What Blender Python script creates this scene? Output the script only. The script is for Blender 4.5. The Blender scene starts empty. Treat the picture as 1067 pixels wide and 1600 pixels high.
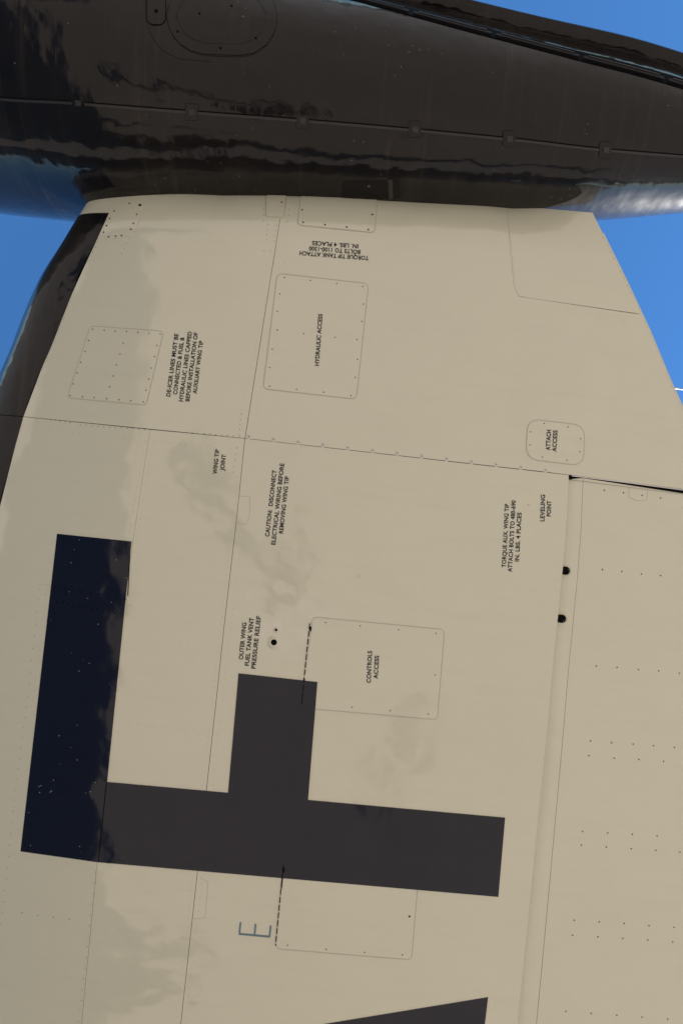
import bpy, bmesh, math, random
from mathutils import Vector
random.seed(7)
rad = math.radians

# ---------------------------------------------------------------- camera, world, sun, exposure
ROLL = rad(5.8); FPX = 1122.0; CZ = 1.4
ca, sa = math.cos(ROLL), math.sin(ROLL)
scn = bpy.context.scene
cam = bpy.data.cameras.new('camera'); cam.sensor_fit = 'VERTICAL'
cam.sensor_height = 36.0; cam.sensor_width = 24.0; cam.lens = 36.0*FPX/1600.0
cam.clip_start = 0.02; cam.clip_end = 20000
camo = bpy.data.objects.new('camera', cam); scn.collection.objects.link(camo)
from mathutils import Matrix
# image right, image up, back  (X = aft, Y = inboard, Z = up); the camera looks straight up at the wing
Rv = Vector((ca, -sa, 0)); Dn = Vector((sa, ca, 0))
M3 = Matrix((Rv, -Dn, Vector((0, 0, -1)))).transposed()
camo.matrix_world = Matrix.Translation((0, 0, CZ)) @ M3.to_4x4()
scn.camera = camo

SUN_ZEN = rad(49); SUN_AZ = rad(32)         # azimuth measured from aft (+X) towards inboard (+Y)
sd = Vector((math.sin(SUN_ZEN)*math.cos(SUN_AZ), math.sin(SUN_ZEN)*math.sin(SUN_AZ), math.cos(SUN_ZEN)))
world = bpy.data.worlds.new('World'); scn.world = world; world.use_nodes = True
wn = world.node_tree.nodes; wl = world.node_tree.links; wn.clear()
sky = wn.new('ShaderNodeTexSky'); sky.sky_type = 'NISHITA'; sky.sun_disc = False
sky.sun_elevation = math.pi/2 - SUN_ZEN; sky.sun_rotation = math.atan2(sd.x, sd.y)
sky.altitude = 1200; sky.air_density = 1.0; sky.dust_density = 0.15; sky.ozone_density = 3.0
bg = wn.new('ShaderNodeBackground'); bg.inputs[1].default_value = 0.13
wo = wn.new('ShaderNodeOutputWorld'); hs = wn.new('ShaderNodeHueSaturation'); hs.inputs['Saturation'].default_value = 1.22
wl.new(sky.outputs[0], hs.inputs['Color']); wl.new(hs.outputs[0], bg.inputs[0]); wl.new(bg.outputs[0], wo.inputs[0])
sl = bpy.data.lights.new('sun', 'SUN'); sl.energy = 4.2; sl.angle = rad(0.53); sl.color = (1.0, 0.95, 0.87)
slo = bpy.data.objects.new('sun', sl); scn.collection.objects.link(slo)
slo.rotation_euler = sd.to_track_quat('Z', 'Y').to_euler()
scn.view_settings.view_transform = 'Standard'; scn.view_settings.look = 'None'
scn.view_settings.gamma = 1; scn.view_settings.exposure = 1.02
scn.view_settings.use_curve_mapping = False

# ---------------------------------------------------------------- materials
def mat(name, base, rough=0.4, metal=0.0, coat=0.0, coat_rough=0.04, spec=0.5):
    m = bpy.data.materials.new(name); m.use_nodes = True
    b = m.node_tree.nodes['Principled BSDF']
    b.inputs['Base Color'].default_value = (*base, 1); b.inputs['Roughness'].default_value = rough
    b.inputs['Metallic'].default_value = metal; b.inputs['Coat Weight'].default_value = coat
    b.inputs['Coat Roughness'].default_value = coat_rough; b.inputs['Specular IOR Level'].default_value = spec
    return m, b, m.node_tree
def nd(nt, t, **kw):
    n = nt.nodes.new(t)
    for k, v in kw.items():
        if k in n.inputs.keys() if hasattr(n.inputs, 'keys') else False: n.inputs[k].default_value = v
        else: setattr(n, k, v)
    return n
def noise(nt, vec, scale, detail=3, rough=0.5, dist=0.0):
    n = nt.nodes.new('ShaderNodeTexNoise'); n.inputs['Scale'].default_value = scale
    n.inputs['Detail'].default_value = detail; n.inputs['Roughness'].default_value = rough
    n.inputs['Distortion'].default_value = dist
    nt.links.new(vec, n.inputs['Vector']); return n.outputs['Fac']
def ramp(nt, fac, stops):
    r = nt.nodes.new('ShaderNodeValToRGB'); e = r.color_ramp.elements
    while len(e) < len(stops): e.new(0.5)
    for i, (p, c) in enumerate(stops):
        e[i].position = p; e[i].color = (c, c, c, 1) if isinstance(c, (int, float)) else (*c, 1)
    nt.links.new(fac, r.inputs[0]); return r.outputs[0]
def mixc(nt, fac, a, b, mode='MIX'):
    m = nt.nodes.new('ShaderNodeMix'); m.data_type = 'RGBA'; m.blend_type = mode
    for s, v in ((m.inputs[0], fac), (m.inputs[6], a), (m.inputs[7], b)):
        if hasattr(v, 'is_output'): nt.links.new(v, s)
        elif isinstance(v, (int, float)): s.default_value = v
        else: s.default_value = (*v, 1)
    return m.outputs[2]
def mapping(nt, scale=(1,1,1), loc=(0,0,0)):
    g = nt.nodes.new('ShaderNodeNewGeometry'); mp = nt.nodes.new('ShaderNodeMapping')
    mp.inputs['Scale'].default_value = scale; mp.inputs['Location'].default_value = loc
    nt.links.new(g.outputs['Position'], mp.inputs['Vector']); return mp.outputs[0]
def bump(nt, h, strength, dist, prev=None):
    b = nt.nodes.new('ShaderNodeBump'); b.inputs['Strength'].default_value = strength
    b.inputs['Distance'].default_value = dist; nt.links.new(h, b.inputs['Height'])
    if prev is not None: nt.links.new(prev, b.inputs['Normal'])
    return b.outputs[0]
def maths(nt, op, a, b=None):
    m = nt.nodes.new('ShaderNodeMath'); m.operation = op
    for s, v in zip(m.inputs, (a, b)):
        if v is None: continue
        if hasattr(v, 'is_output'): nt.links.new(v, s)
        else: s.default_value = v
    return m.outputs[0]
def spot(nt, cx, cy, rx, ry, vec, soft=0.5):     # 1 inside an ellipse in plan, soft rim
    mp = nt.nodes.new('ShaderNodeMapping'); mp.vector_type = 'POINT'
    mp.inputs['Scale'].default_value = (1/rx, 1/ry, 0); mp.inputs['Location'].default_value = (-cx/rx, -cy/ry, 0)
    nt.links.new(vec, mp.inputs['Vector'])
    ln = nt.nodes.new('ShaderNodeVectorMath'); ln.operation = 'LENGTH'; nt.links.new(mp.outputs[0], ln.inputs[0])
    mr = nt.nodes.new('ShaderNodeMapRange'); mr.interpolation_type = 'SMOOTHSTEP'
    mr.inputs['From Min'].default_value = 1.0; mr.inputs['From Max'].default_value = 1.0 - soft
    nt.links.new(ln.outputs['Value'], mr.inputs['Value']); return mr.outputs[0]

def paint(name, base, coat=1.0, ior=1.85, wav=1.0, flecks=False, chalk=False):
    m, b, nt = mat(name, base, 0.42, 0, coat, 0.035, 0.0); b.inputs['Coat IOR'].default_value = ior
    p = mapping(nt)
    mott = noise(nt, p, 1.7, 4, 0.6); fine = noise(nt, p, 26, 4, 0.65)
    streak = noise(nt, mapping(nt, (1.5, 14, 1)), 1.6, 4, 0.6)
    c = mixc(nt, ramp(nt, mott, [(0.35, 0.0), (0.7, 0.10)]), base, [x*0.82 for x in base])
    c = mixc(nt, ramp(nt, streak, [(0.48, 0.0), (0.80, 0.13)]), c, [x*0.78 for x in base])
    c = mixc(nt, ramp(nt, fine, [(0.55, 0.0), (0.85, 0.10)]), c, [x*0.8 for x in base])
    if chalk:
        w = noise(nt, p, 11, 5, 0.65)
        sp = maths(nt, 'MULTIPLY', spot(nt, *chalk, p, 0.9), ramp(nt, w, [(0.42, 0.0), (0.66, 0.6)]))
        c = mixc(nt, sp, c, (0.90, 0.87, 0.79))
    if flecks:
        v = nt.nodes.new('ShaderNodeTexVoronoi'); v.inputs['Scale'].default_value = 40
        nt.links.new(p, v.inputs['Vector'])
        dot = ramp(nt, v.outputs['Distance'], [(0.06, 1.0), (0.10, 0.0)])
        mr_ = nt.nodes.new('ShaderNodeSeparateXYZ'); nt.links.new(p, mr_.inputs[0])
        fwd = ramp(nt, maths(nt, 'MULTIPLY', mr_.outputs[0], -1.0), [(0.70, 0.0), (0.95, 1.0)])
        sel = maths(nt, 'MULTIPLY', ramp(nt, noise(nt, p, 17, 1), [(0.53, 0.0), (0.56, 1.0)]), fwd)
        c = mixc(nt, maths(nt, 'MULTIPLY', maths(nt, 'MULTIPLY', dot, sel), 0.7), c, (0.6, 0.57, 0.5))
    nt.links.new(c, b.inputs['Base Color'])
    # gentle oil-canning of the sheet metal and orange peel in the paint
    oil = noise(nt, mapping(nt, (1.0, 1.15, 1)), 2.6, 2, 0.45)
    oil2 = noise(nt, p, 9.0, 2, 0.5)
    peel = noise(nt, p, 240, 2, 0.5)
    n = bump(nt, oil, 1.0, 0.015*wav); n = bump(nt, oil2, 1.0, 0.0018*wav, n); n = bump(nt, peel, 0.35, 0.0002, n)
    nt.links.new(n, b.inputs['Normal']); nt.links.new(n, b.inputs['Coat Normal'])
    rr = ramp(nt, noise(nt, p, 5, 4, 0.6), [(0.3, 0.025), (0.75, 0.09)])
    nt.links.new(rr, b.inputs['Coat Roughness'])
    return m

CREAM = paint('cream_paint', (0.77, 0.75, 0.575), chalk=(-0.13, 0.50, 0.26, 0.17))
CREAM_PLATE = paint('cream_plate_paint', (0.77, 0.75, 0.575), wav=0.6)
NAVY = paint('navy_paint', (0.008, 0.0095, 0.021), ior=1.5, wav=0.9, flecks=True)
INK, _, _ = mat('stencil_ink', (0.014, 0.014, 0.026), 0.45, spec=0.3)
BLUEINK, _, _ = mat('blue_stencil_ink', (0.16, 0.25, 0.30), 0.5, spec=0.3)
PRIMER, _, _ = mat('dark_primer', (0.05, 0.048, 0.043), 0.8, spec=0.2)
SEAL, _, _ = mat('sealant', (0.60, 0.57, 0.475), 0.7, spec=0.3)
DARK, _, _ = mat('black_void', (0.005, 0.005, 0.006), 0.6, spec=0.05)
STEEL, _, _ = mat('dull_steel', (0.10, 0.09, 0.075), 0.45, 0.5)
BRIGHT, _, _ = mat('bare_aluminium', (0.78, 0.77, 0.74), 0.3, 0.9)
RIVET, _, _ = mat('painted_rivet', (0.24, 0.225, 0.19), 0.45)
RIVETL, _, _ = mat('pale_rivet', (0.72, 0.69, 0.60), 0.4)
RIVETF, _, _ = mat('faint_rivet', (0.50, 0.475, 0.40), 0.45)
RIVETD, _, _ = mat('doubler_rim', (0.60, 0.57, 0.48), 0.5)
WICK, _, _ = mat('pale_wick', (0.55, 0.53, 0.48), 0.5)
rm, rb, rnt = mat('rusty_screw', (0.16, 0.075, 0.03), 0.6, 0.2); RUST = rm
rnt.links.new(mixc(rnt, ramp(rnt, noise(rnt, mapping(rnt), 160, 2), [(0.4, 0.0), (0.62, 1.0)]), (0.06, 0.03, 0.015), (0.36, 0.14, 0.035)), rb.inputs['Base Color'])

def tank_paint():
    m, b, nt = mat('black_tank_paint', (0.020, 0.017, 0.016), 0.40, 0, 1.0, 0.05, 0.09); b.inputs['Coat IOR'].default_value = 1.38
    p = mapping(nt)
    # dribbles running round the girth, fine polishing scratches, dust specks
    drib = noise(nt, mapping(nt, (26, 1.1, 1.1)), 1.0, 5, 0.7)
    drib2 = noise(nt, mapping(nt, (5, 0.8, 0.8)), 1.0, 3, 0.6)
    c = mixc(nt, maths(nt, 'MULTIPLY', ramp(nt, drib, [(0.52, 0.0), (0.78, 0.8)]), ramp(nt, drib2, [(0.45, 0.0), (0.7, 1.0)])),
             (0.0040, 0.0030, 0.0028), (0.055, 0.036, 0.020))
    dust = noise(nt, p, 3.2, 5, 0.65)
    c = mixc(nt, ramp(nt, dust, [(0.40, 0.0), (0.75, 0.24)]), c, (0.030, 0.023, 0.019))
    v = nt.nodes.new('ShaderNodeTexVoronoi'); v.inputs['Scale'].default_value = 34; nt.links.new(p, v.inputs['Vector'])
    dots = maths(nt, 'MULTIPLY', ramp(nt, v.outputs['Distance'], [(0.05, 1.0), (0.09, 0.0)]), ramp(nt, noise(nt, p, 4.0, 2), [(0.52, 0.0), (0.62, 0.8)]))
    c = mixc(nt, dots, c, (0.30, 0.24, 0.19)); nt.links.new(c, b.inputs['Base Color'])
    scr = noise(nt, mapping(nt, (150, 4, 4)), 1.0, 3, 0.7, 0.4)
    rr = ramp(nt, scr, [(0.40, 0.012), (0.80, 0.10)]); nt.links.new(rr, b.inputs['Coat Roughness'])
    oil = noise(nt, mapping(nt, (1.0, 1.0, 1.0)), 3.4, 3, 0.5)
    n = bump(nt, oil, 1.0, 0.012); n = bump(nt, noise(nt, mapping(nt, (1.0, 0.6, 0.6)), 12, 2, 0.55), 1.0, 0.0017, n); n = bump(nt, scr, 0.3, 0.0005, n)
    nt.links.new(n, b.inputs['Normal']); nt.links.new(n, b.inputs['Coat Normal'])
    return m
TANK = tank_paint()
BOOT = tank_paint(); BOOT.name = 'black_rubber_boot'
GROOVE, _, _ = mat('dark_groove', (0.008, 0.007, 0.006), 0.45, spec=0.25)  # near-black tone for outlines, grooves and the recess
RUBBER, _, _ = mat('black_rubber_seal', (0.012, 0.011, 0.011), 0.6, spec=0.3)
BLACKP, _, _ = mat('black_fitting_paint', (0.030, 0.026, 0.024), 0.35, spec=0.5)

def ground_mat():
    m, b, nt = mat('sunlit_concrete', (0.4, 0.35, 0.28), 0.9, spec=0.2)
    p = mapping(nt)
    big = noise(nt, p, 0.35, 5, 0.6); mid = noise(nt, p, 2.3, 5, 0.65); fine = noise(nt, p, 60, 4, 0.7)
    c = mixc(nt, ramp(nt, big, [(0.3, 0.0), (0.72, 1.0)]), (0.42, 0.345, 0.275), (0.34, 0.28, 0.225))
    c = mixc(nt, ramp(nt, mid, [(0.45, 0.0), (0.75, 0.5)]), c, (0.275, 0.23, 0.185))
    c = mixc(nt, ramp(nt, fine, [(0.35, 0.0), (0.7, 0.35)]), c, (0.23, 0.20, 0.165))
    for st in ((1.70, 2.25, 0.36, 0.42), (1.35, 2.75, 0.20, 0.26), ):   # dark patches added to give the dark blob mirrored in the wing
        f = maths(nt, 'MULTIPLY', spot(nt, *st, p, 0.45), ramp(nt, noise(nt, p, 4, 4), [(0.25, 0.4), (0.6, 0.75)]))
        c = mixc(nt, f, c, (0.05, 0.044, 0.038))
    nt.links.new(c, b.inputs['Base Color'])
    nt.links.new(bump(nt, fine, 0.5, 0.01), b.inputs['Normal'])
    return m
GROUND = ground_mat()
DARK_PATCH, _, _ = mat('added_dark_patch', (0.055, 0.05, 0.045), 0.5)  # unused tone for the added dark ground patches

# ---------------------------------------------------------------- helpers
C = scn.collection
def obj(name, verts, faces, material, parent=None, smooth=True, kind=None):
    me = bpy.data.meshes.new(name); me.from_pydata([tuple(v) for v in verts], [], faces); me.validate(); me.update()
    if smooth:
        for q in me.polygons: q.use_smooth = True
    me.materials.append(material)
    o = bpy.data.objects.new(name, me); C.objects.link(o)
    if parent: o.parent = parent
    if kind: o['kind'] = kind
    return o
def pchip(pts):                                     # monotone cubic through (t, value) pairs
    pts = sorted(pts); xs = [p[0] for p in pts]; ys = [p[1] for p in pts]; n = len(xs)
    h = [xs[i+1]-xs[i] for i in range(n-1)]; d = [(ys[i+1]-ys[i])/h[i] for i in range(n-1)]
    m = [d[0]] + [0 if d[i-1]*d[i] <= 0 else 2*d[i-1]*d[i]/(d[i-1]+d[i]) for i in range(1, n-1)] + [d[-1]]
    def f(x):
        if x <= xs[0]: return ys[0] + (x-xs[0])*m[0]
        if x >= xs[-1]: return ys[-1] + (x-xs[-1])*m[-1]
        i = max(j for j in range(n-1) if xs[j] <= x); t = (x-xs[i])/h[i]
        return ((2*t**3-3*t**2+1)*ys[i] + (t**3-2*t**2+t)*h[i]*m[i] + (-2*t**3+3*t**2)*ys[i+1] + (t**3-t**2)*h[i]*m[i+1])
    return f
def ray(px, py):
    u = (px-533.5)/FPX; v = (py-800)/FPX
    return Vector((u*ca+v*sa, -u*sa+v*ca, 1.0))
def on_plane(px, py, z):
    return ray(px, py)*(z-CZ)

# ---------------------------------------------------------------- the wing's shape
ZC = 4.58                                           # chord plane
_le = [(135, 322), (100, 380), (65, 436), (38, 497), (20, 545), (0, 592), (-20, 652), (-57, 800), (-157, 1200), (-257, 1600), (-1260, 5600)]
_te = [(905, 285), (927, 332), (966, 412), (1005, 492), (1036, 566), (1067, 640), (1128, 772), (1132, 1100), (1140, 1600), (1225, 5600)]
XL = pchip([(on_plane(a, b, ZC).y, on_plane(a, b, ZC).x) for a, b in _le])
XT = pchip([(on_plane(a, b, ZC).y, on_plane(a, b, ZC).x) for a, b in _te])
def yt(xi):
    xi = min(max(xi, 0.0), 1.0)
    return 5*0.12*(0.2969*math.sqrt(xi)-0.1260*xi-0.3516*xi*xi+0.2843*xi**3-0.1036*xi**4)
def lift(y):                                        # the lower skin turns up slightly towards the tank
    d = max(0.0, -1.05-y); return 0.35*d*d
def S(w, y):                                        # w<0 lower side, w>0 upper side, |w|=sqrt(chord fraction)
    c = XT(y)-XL(y); xi = min(w*w, 1.0)
    z = ZC + (yt(xi)*c if w > 0 else -yt(xi)*c)
    if w < 0:
        d = max(0.0, (-1.2-0.15*min(1.0, xi*1.3)+0.15)-y)      # the edge rolls up into the tank
        z += (lift(y)*(1-xi)+1.25*d*d*min(1.0, (1-xi)*6))*min(1.0, xi*4)
    return Vector((XL(y)+xi*c, y, z))
def N(w, y, e=1e-3):
    w = min(w, 1-2*e) if w > 0 else max(w, -1+2*e)
    a = S(w+e, y)-S(w-e, y); b = S(w, y+e)-S(w, y-e)
    n = a.cross(b)
    if n.length < 1e-12: return Vector((-1, 0, 0))
    n.normalize()
    return n
_t = N(-0.5, 0.5); FLIP = -1 if _t.z > 0 else 1
def nrm(w, y): return N(w, y)*FLIP
def low_z(x, y):
    c = XT(y)-XL(y); xi = (x-XL(y))/c
    if xi <= 0 or xi >= 1: return ZC
    return S(-math.sqrt(xi), y).z
def px_wy(px, py):
    r = ray(px, py); a, b = 2.2, 3.6
    for _ in range(48):
        t = (a+b)/2
        if CZ+t > low_z(r.x*t, r.y*t): b = t
        else: a = t
    t = (a+b)/2; x, y = r.x*t, r.y*t
    c = XT(y)-XL(y); xi = min(max((x-XL(y))/c, 0.0), 1.0)
    return (-math.sqrt(xi), y)
def wing_map(px, py):                               # picture point -> point and outward normal on the lower skin
    w, y = px_wy(px, py); return S(w, y), nrm(w, y)
def ail_map(px, py):
    p, n = wing_map(px, py); return p - n*0.003, n

# ---------------------------------------------------------------- the tip tank's shape
TY, TZ = -1.80, 4.66
TR = pchip([(-3.72, 0.0), (-3.6, 0.13), (-3.3, 0.30), (-2.8, 0.45), (-2.2, 0.555), (-1.6, 0.576), (-1.2, 0.573), (-0.7, 0.508), (-0.41, 0.476), (-0.15, 0.453), (0.15, 0.429),
            (0.62, 0.380), (0.94, 0.352), (1.36, 0.283), (2.0, 0.155), (2.5, 0.06), (2.75, 0.0)])
def tank_p(x, th, off=0.0):                         # th measured from straight down, positive towards inboard
    r = max(TR(x), 0.0)+off; return Vector((x, TY+r*math.sin(th), TZ-r*math.cos(th)))
def tank_n(x, th):
    s = (TR(x+0.01)-TR(x-0.01))/0.02
    return Vector((-s, math.sin(th), -math.cos(th))).normalized()
def tank_xt(px, py):
    r = ray(px, py); o = Vector((0, 0, CZ)); t = 1.5; hit = None; prev = t
    while t < 4.6:
        p = o+r*t
        if math.hypot(p.y-TY, p.z-TZ) < TR(p.x): hit = (prev, t); break
        prev = t; t += 0.01
    if not hit:                                     # grazing: the closest point
        t = min((1.5+0.01*i for i in range(310)), key=lambda t: math.hypot((o+r*t).y-TY, (o+r*t).z-TZ)-TR((o+r*t).x))
    else:
        a, b = hit
        for _ in range(30):
            t = (a+b)/2; p = o+r*t
            if math.hypot(p.y-TY, p.z-TZ) < TR(p.x): b = t
            else: a = t
    p = o+r*t
    return p.x, math.atan2(p.y-TY, TZ-p.z)
def tank_map(px, py):
    x, th = tank_xt(px, py); return tank_p(x, th), tank_n(x, th)

# ---------------------------------------------------------------- patch builders
def polysample(pts, n):
    d = [0]
    for a, b in zip(pts, pts[1:]): d.append(d[-1]+math.dist(a, b))
    out = []
    for i in range(n+1):
        s = d[-1]*i/n; k = max(j for j in range(len(d)-1) if d[j] <= s+1e-9)
        f = (s-d[k])/max(d[k+1]-d[k], 1e-9); f = min(f, 1)
        out.append(tuple(pts[k][q]+(pts[k+1][q]-pts[k][q])*f for q in range(len(pts[0]))))
    return out
def coons(top, right, bottom, left, nu, nv):        # top/bottom run left->right, left/right run top->bottom
    T = polysample(top, nu); B = polysample(bottom, nu); L = polysample(left, nv); R = polysample(right, nv)
    g = []
    for j in range(nv+1):
        v = j/nv; row = []
        for i in range(nu+1):
            u = i/nu
            row.append(tuple((1-v)*T[i][q]+v*B[i][q]+(1-u)*L[j][q]+u*R[j][q]
                       - ((1-u)*(1-v)*T[0][q]+u*(1-v)*T[-1][q]+(1-u)*v*B[0][q]+u*v*B[-1][q]) for q in (0, 1)))
        g.append(row)
    return g
def bil(g, u, v):
    nv = len(g)-1; nu = len(g[0])-1
    a = min(int(u*nu), nu-1); b = min(int(v*nv), nv-1); fu = u*nu-a; fv = v*nv-b
    return tuple((1-fv)*((1-fu)*g[b][a][q]+fu*g[b][a+1][q])+fv*((1-fu)*g[b+1][a][q]+fu*g[b+1][a+1][q]) for q in (0, 1))
def sheet(name, P, Nn, thick, material, parent, flipn=False):    # P, Nn: grids of points and outward normals; a plate with a rim
    nv = len(P); nu = len(P[0]); V = []; Fc = []
    for j in range(nv):
        for i in range(nu): V.append(P[j][i])
    for j in range(nv):
        for i in range(nu): V.append(P[j][i]-Nn[j][i]*thick)
    k = nv*nu; idx = lambda j, i: j*nu+i
    for j in range(nv-1):
        for i in range(nu-1):
            q = [idx(j, i), idx(j, i+1), idx(j+1, i+1), idx(j+1, i)]; Fc.append(q); Fc.append([x+k for x in reversed(q)])
    rim = [idx(0, i) for i in range(nu)]+[idx(j, nu-1) for j in range(1, nv)]+[idx(nv-1, i) for i in range(nu-2, -1, -1)]+[idx(j, 0) for j in range(nv-2, 0, -1)]
    for a, b in zip(rim, rim[1:]+rim[:1]): Fc.append([b, a, a+k, b+k])
    me = bpy.data.meshes.new(name); me.from_pydata([tuple(v) for v in V], [], Fc); me.update()
    bm = bmesh.new(); bm.from_mesh(me); bmesh.ops.recalc_face_normals(bm, faces=bm.faces); bm.to_mesh(me); bm.free()
    for q in me.polygons: q.use_smooth = True
    me.set_sharp_from_angle(angle=rad(40))
    me.materials.append(material); o = bpy.data.objects.new(name, me); C.objects.link(o); o.parent = parent
    return o
def skin(name, top, right, bottom, left, nu, nv, material, parent, gap=(0.0009,)*4, off=0.0, thick=0.003, sub=40, recess=None):
    """a skin panel whose four edges are given as picture polylines on the lower surface"""
    def wy(pts): return [px_wy(*p) for p in polysample(pts, sub)]
    g = coons(wy(top), wy(right), wy(bottom), wy(left), 24, 24)
    pu = [S(*bil(g, i/12, 0.5)) for i in range(13)]; Lu = sum((b-a).length for a, b in zip(pu, pu[1:]))
    pv = [S(*bil(g, 0.5, i/12)) for i in range(13)]; Lv = sum((b-a).length for a, b in zip(pv, pv[1:]))
    t_, r_, b_, l_ = gap; P = []; Q = []
    for j in range(nv+1):
        v = t_/Lv+(j/nv)*(1-(t_+b_)/Lv); rp = []; rn = []
        for i in range(nu+1):
            u = l_/Lu+(i/nu)*(1-(l_+r_)/Lu); w, y = bil(g, u, v); n = nrm(w, y)
            o = off+(recess(u*Lu) if recess else 0)
            rp.append(S(w, y)+n*o); rn.append(n)
        P.append(rp); Q.append(rn)
    return sheet(name, P, Q, thick, material, parent)
def quad_patch(name, q, mapf, off, thick, material, parent, r=0.0, step=14):
    """rounded plate; q = four picture corners (tl, tr, br, bl); r = corner radius in picture units"""
    tl, tr, br, bl = [Vector(p) for p in q]
    W = ((tr-tl).length+(br-bl).length)/2; H = ((bl-tl).length+(br-tr).length)/2; r = min(r, W/2-0.1, H/2-0.1)
    vs = []
    if r > 0:
        for k in range(5): vs.append(r*(1-math.cos(math.pi/2*k/4)))
        m = max(2, int((H-2*r)/step)); vs += [r+(H-2*r)*k/m for k in range(1, m)]
        vs += [H-x for x in reversed(vs[:5])]
    else:
        m = max(2, int(H/step)); vs = [H*k/m for k in range(m+1)]
    nu = max(2, int(W/step)); P = []; Q = []
    for v in vs:
        d = 0.0
        if r > 0:
            e = r-v if v < r else (v-(H-r) if v > H-r else 0)
            d = r-math.sqrt(max(r*r-e*e, 0)) if e > 0 else 0
        rp = []; rn = []
        for i in range(nu+1):
            s = (d+(W-2*d)*i/nu)/W; f = v/H
            pt = (tl*(1-s)+tr*s)*(1-f)+(bl*(1-s)+br*s)*f
            p, n = mapf(pt.x, pt.y); rp.append(p+n*off); rn.append(n)
        P.append(rp); Q.append(rn)
    return sheet(name, P, Q, thick, material, parent)
def outline_pts(q, r):
    tl, tr, br, bl = [Vector(p) for p in q]; cs = [tl, tr, br, bl]; out = []
    for k in range(4):
        a, b, c = cs[k-1], cs[k], cs[(k+1) % 4]; d1 = (a-b).normalized(); d2 = (c-b).normalized()
        p0 = b+d1*r; p2 = b+d2*r
        for i in range(6):
            t = i/5*math.pi/2; out.append(b+(d1+d2)*r-d2*r*math.cos(t)-d1*r*math.sin(t))
    return [tuple(p) for p in out]
def plate_outline(q, r, grow=0.9):                  # the rim of quad_patch's rounded plate, a hair outside it
    tl, tr, br, bl = [Vector(p) for p in q]
    W = ((tr-tl).length+(br-bl).length)/2; H = ((bl-tl).length+(br-tr).length)/2; r = min(r, W/2-0.1, H/2-0.1)
    vs = [r*(1-math.cos(math.pi/2*k/6)) for k in range(7)]; vs += [r+(H-2*r)*k/8 for k in range(1, 8)]+[H-x for x in reversed(vs)]
    L = []; R = []
    for v in vs:
        e = r-v if v < r else (v-(H-r) if v > H-r else 0); d = r-math.sqrt(max(r*r-e*e, 0)) if e > 0 else 0
        vv = v+grow*(2*v/H-1)
        for s, out in (((d-grow)/W, L), (1-(d-grow)/W, R)):
            f = vv/H; out.append(tuple((tl*(1-s)+tr*s)*(1-f)+(bl*(1-s)+br*s)*f))
    return R+L[::-1]
def ribbon(name, pts, mapf, width, off, material, parent, closed=False, step=16, dash=None):
    """a narrow bead of sealant / seam following a picture polyline; width in metres"""
    if closed: pts = list(pts)+[pts[0]]
    L = sum(math.dist(a, b) for a, b in zip(pts, pts[1:])); n = max(2, int(L/step), len(pts)-1 if len(pts) > 8 else 0)
    pp = polysample(pts, n); P = []; Nn = []
    for p in pp: a, b = mapf(*p); P.append(a+b*off); Nn.append(b)
    V = []; Fc = []; m = len(P)
    for i in range(m):
        t = (P[(i+1) % (m-1) if closed and i == m-1 else min(i+1, m-1)]-P[i-1 if i else (m-2 if closed else 0)]).normalized()
        s = t.cross(Nn[i]).normalized()*width/2
        V += [P[i]-s-Nn[i]*(off+0.0006), P[i]-s*0.8, P[i]+s*0.8, P[i]+s-Nn[i]*(off+0.0006)]
    for i in range(m-1):
        if dash and (i % dash[1]) >= dash[0]: continue
        for k in range(3): Fc.append([4*i+k, 4*i+k+1, 4*i+5+k, 4*i+4+k])
    return obj(name, V, Fc, material, parent)
_dome = {}
def dome_mesh(key, r, h, material, flat=0.55):
    if key in _dome: return _dome[key]
    V = [(r*math.cos(k*math.pi/5), r*math.sin(k*math.pi/5), -0.0005) for k in range(10)]
    V += [(r*flat*math.cos(k*math.pi/5), r*flat*math.sin(k*math.pi/5), h) for k in range(10)]
    Fc = [[k, (k+1) % 10, 10+(k+1) % 10, 10+k] for k in range(10)]+[list(range(10, 20))]
    me = bpy.data.meshes.new(key); me.from_pydata(V, [], Fc); me.update(); me.materials.append(material); _dome[key] = me; return me
def screw(px, py, mapf, parent, r=0.0048, material=None, off=0.0, h=0.0012, name='screw'):
    material = material or STEEL; p, n = mapf(px, py)
    o = bpy.data.objects.new(name, dome_mesh(f'{name}_{material.name}_{r}_{h}', r, h, material)); C.objects.link(o); o.parent = parent
    o.location = p+n*off; o.rotation_mode = 'QUATERNION'; o.rotation_quaternion = n.to_track_quat('Z', 'Y'); return o
def rivets(pts, mapf, parent, r=0.0026, material=None, off=0.0, h=0.0007):
    """a run of rivets far too small to pick apart: one mesh"""
    V = []; Fc = []
    for (px, py) in pts:
        p, n = mapf(px, py); a = n.orthogonal().normalized(); b = n.cross(a); k = len(V)
        for rr, hh in ((r, -0.0004), (r*0.5, h)):
            for q in range(7): V.append(p+n*(off+hh)+a*rr*math.cos(q*2*math.pi/7)+b*rr*math.sin(q*2*math.pi/7))
        Fc += [[k+q, k+(q+1) % 7, k+7+(q+1) % 7, k+7+q] for q in range(7)]+[[k+7+q for q in range(7)]]
    return obj('rivets', V, Fc, material or RIVET, parent, kind='stuff')
def run(a, b, n, jit=0.4): return [(a[0]+(b[0]-a[0])*i/(n-1)+random.uniform(-jit, jit), a[1]+(b[1]-a[1])*i/(n-1)+random.uniform(-jit, jit)) for i in range(n)]
def z(ox, oy, s, pts): return [(ox+p[0]/s, oy+p[1]/s) for p in pts]
S2 = 1067/400.0

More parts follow.
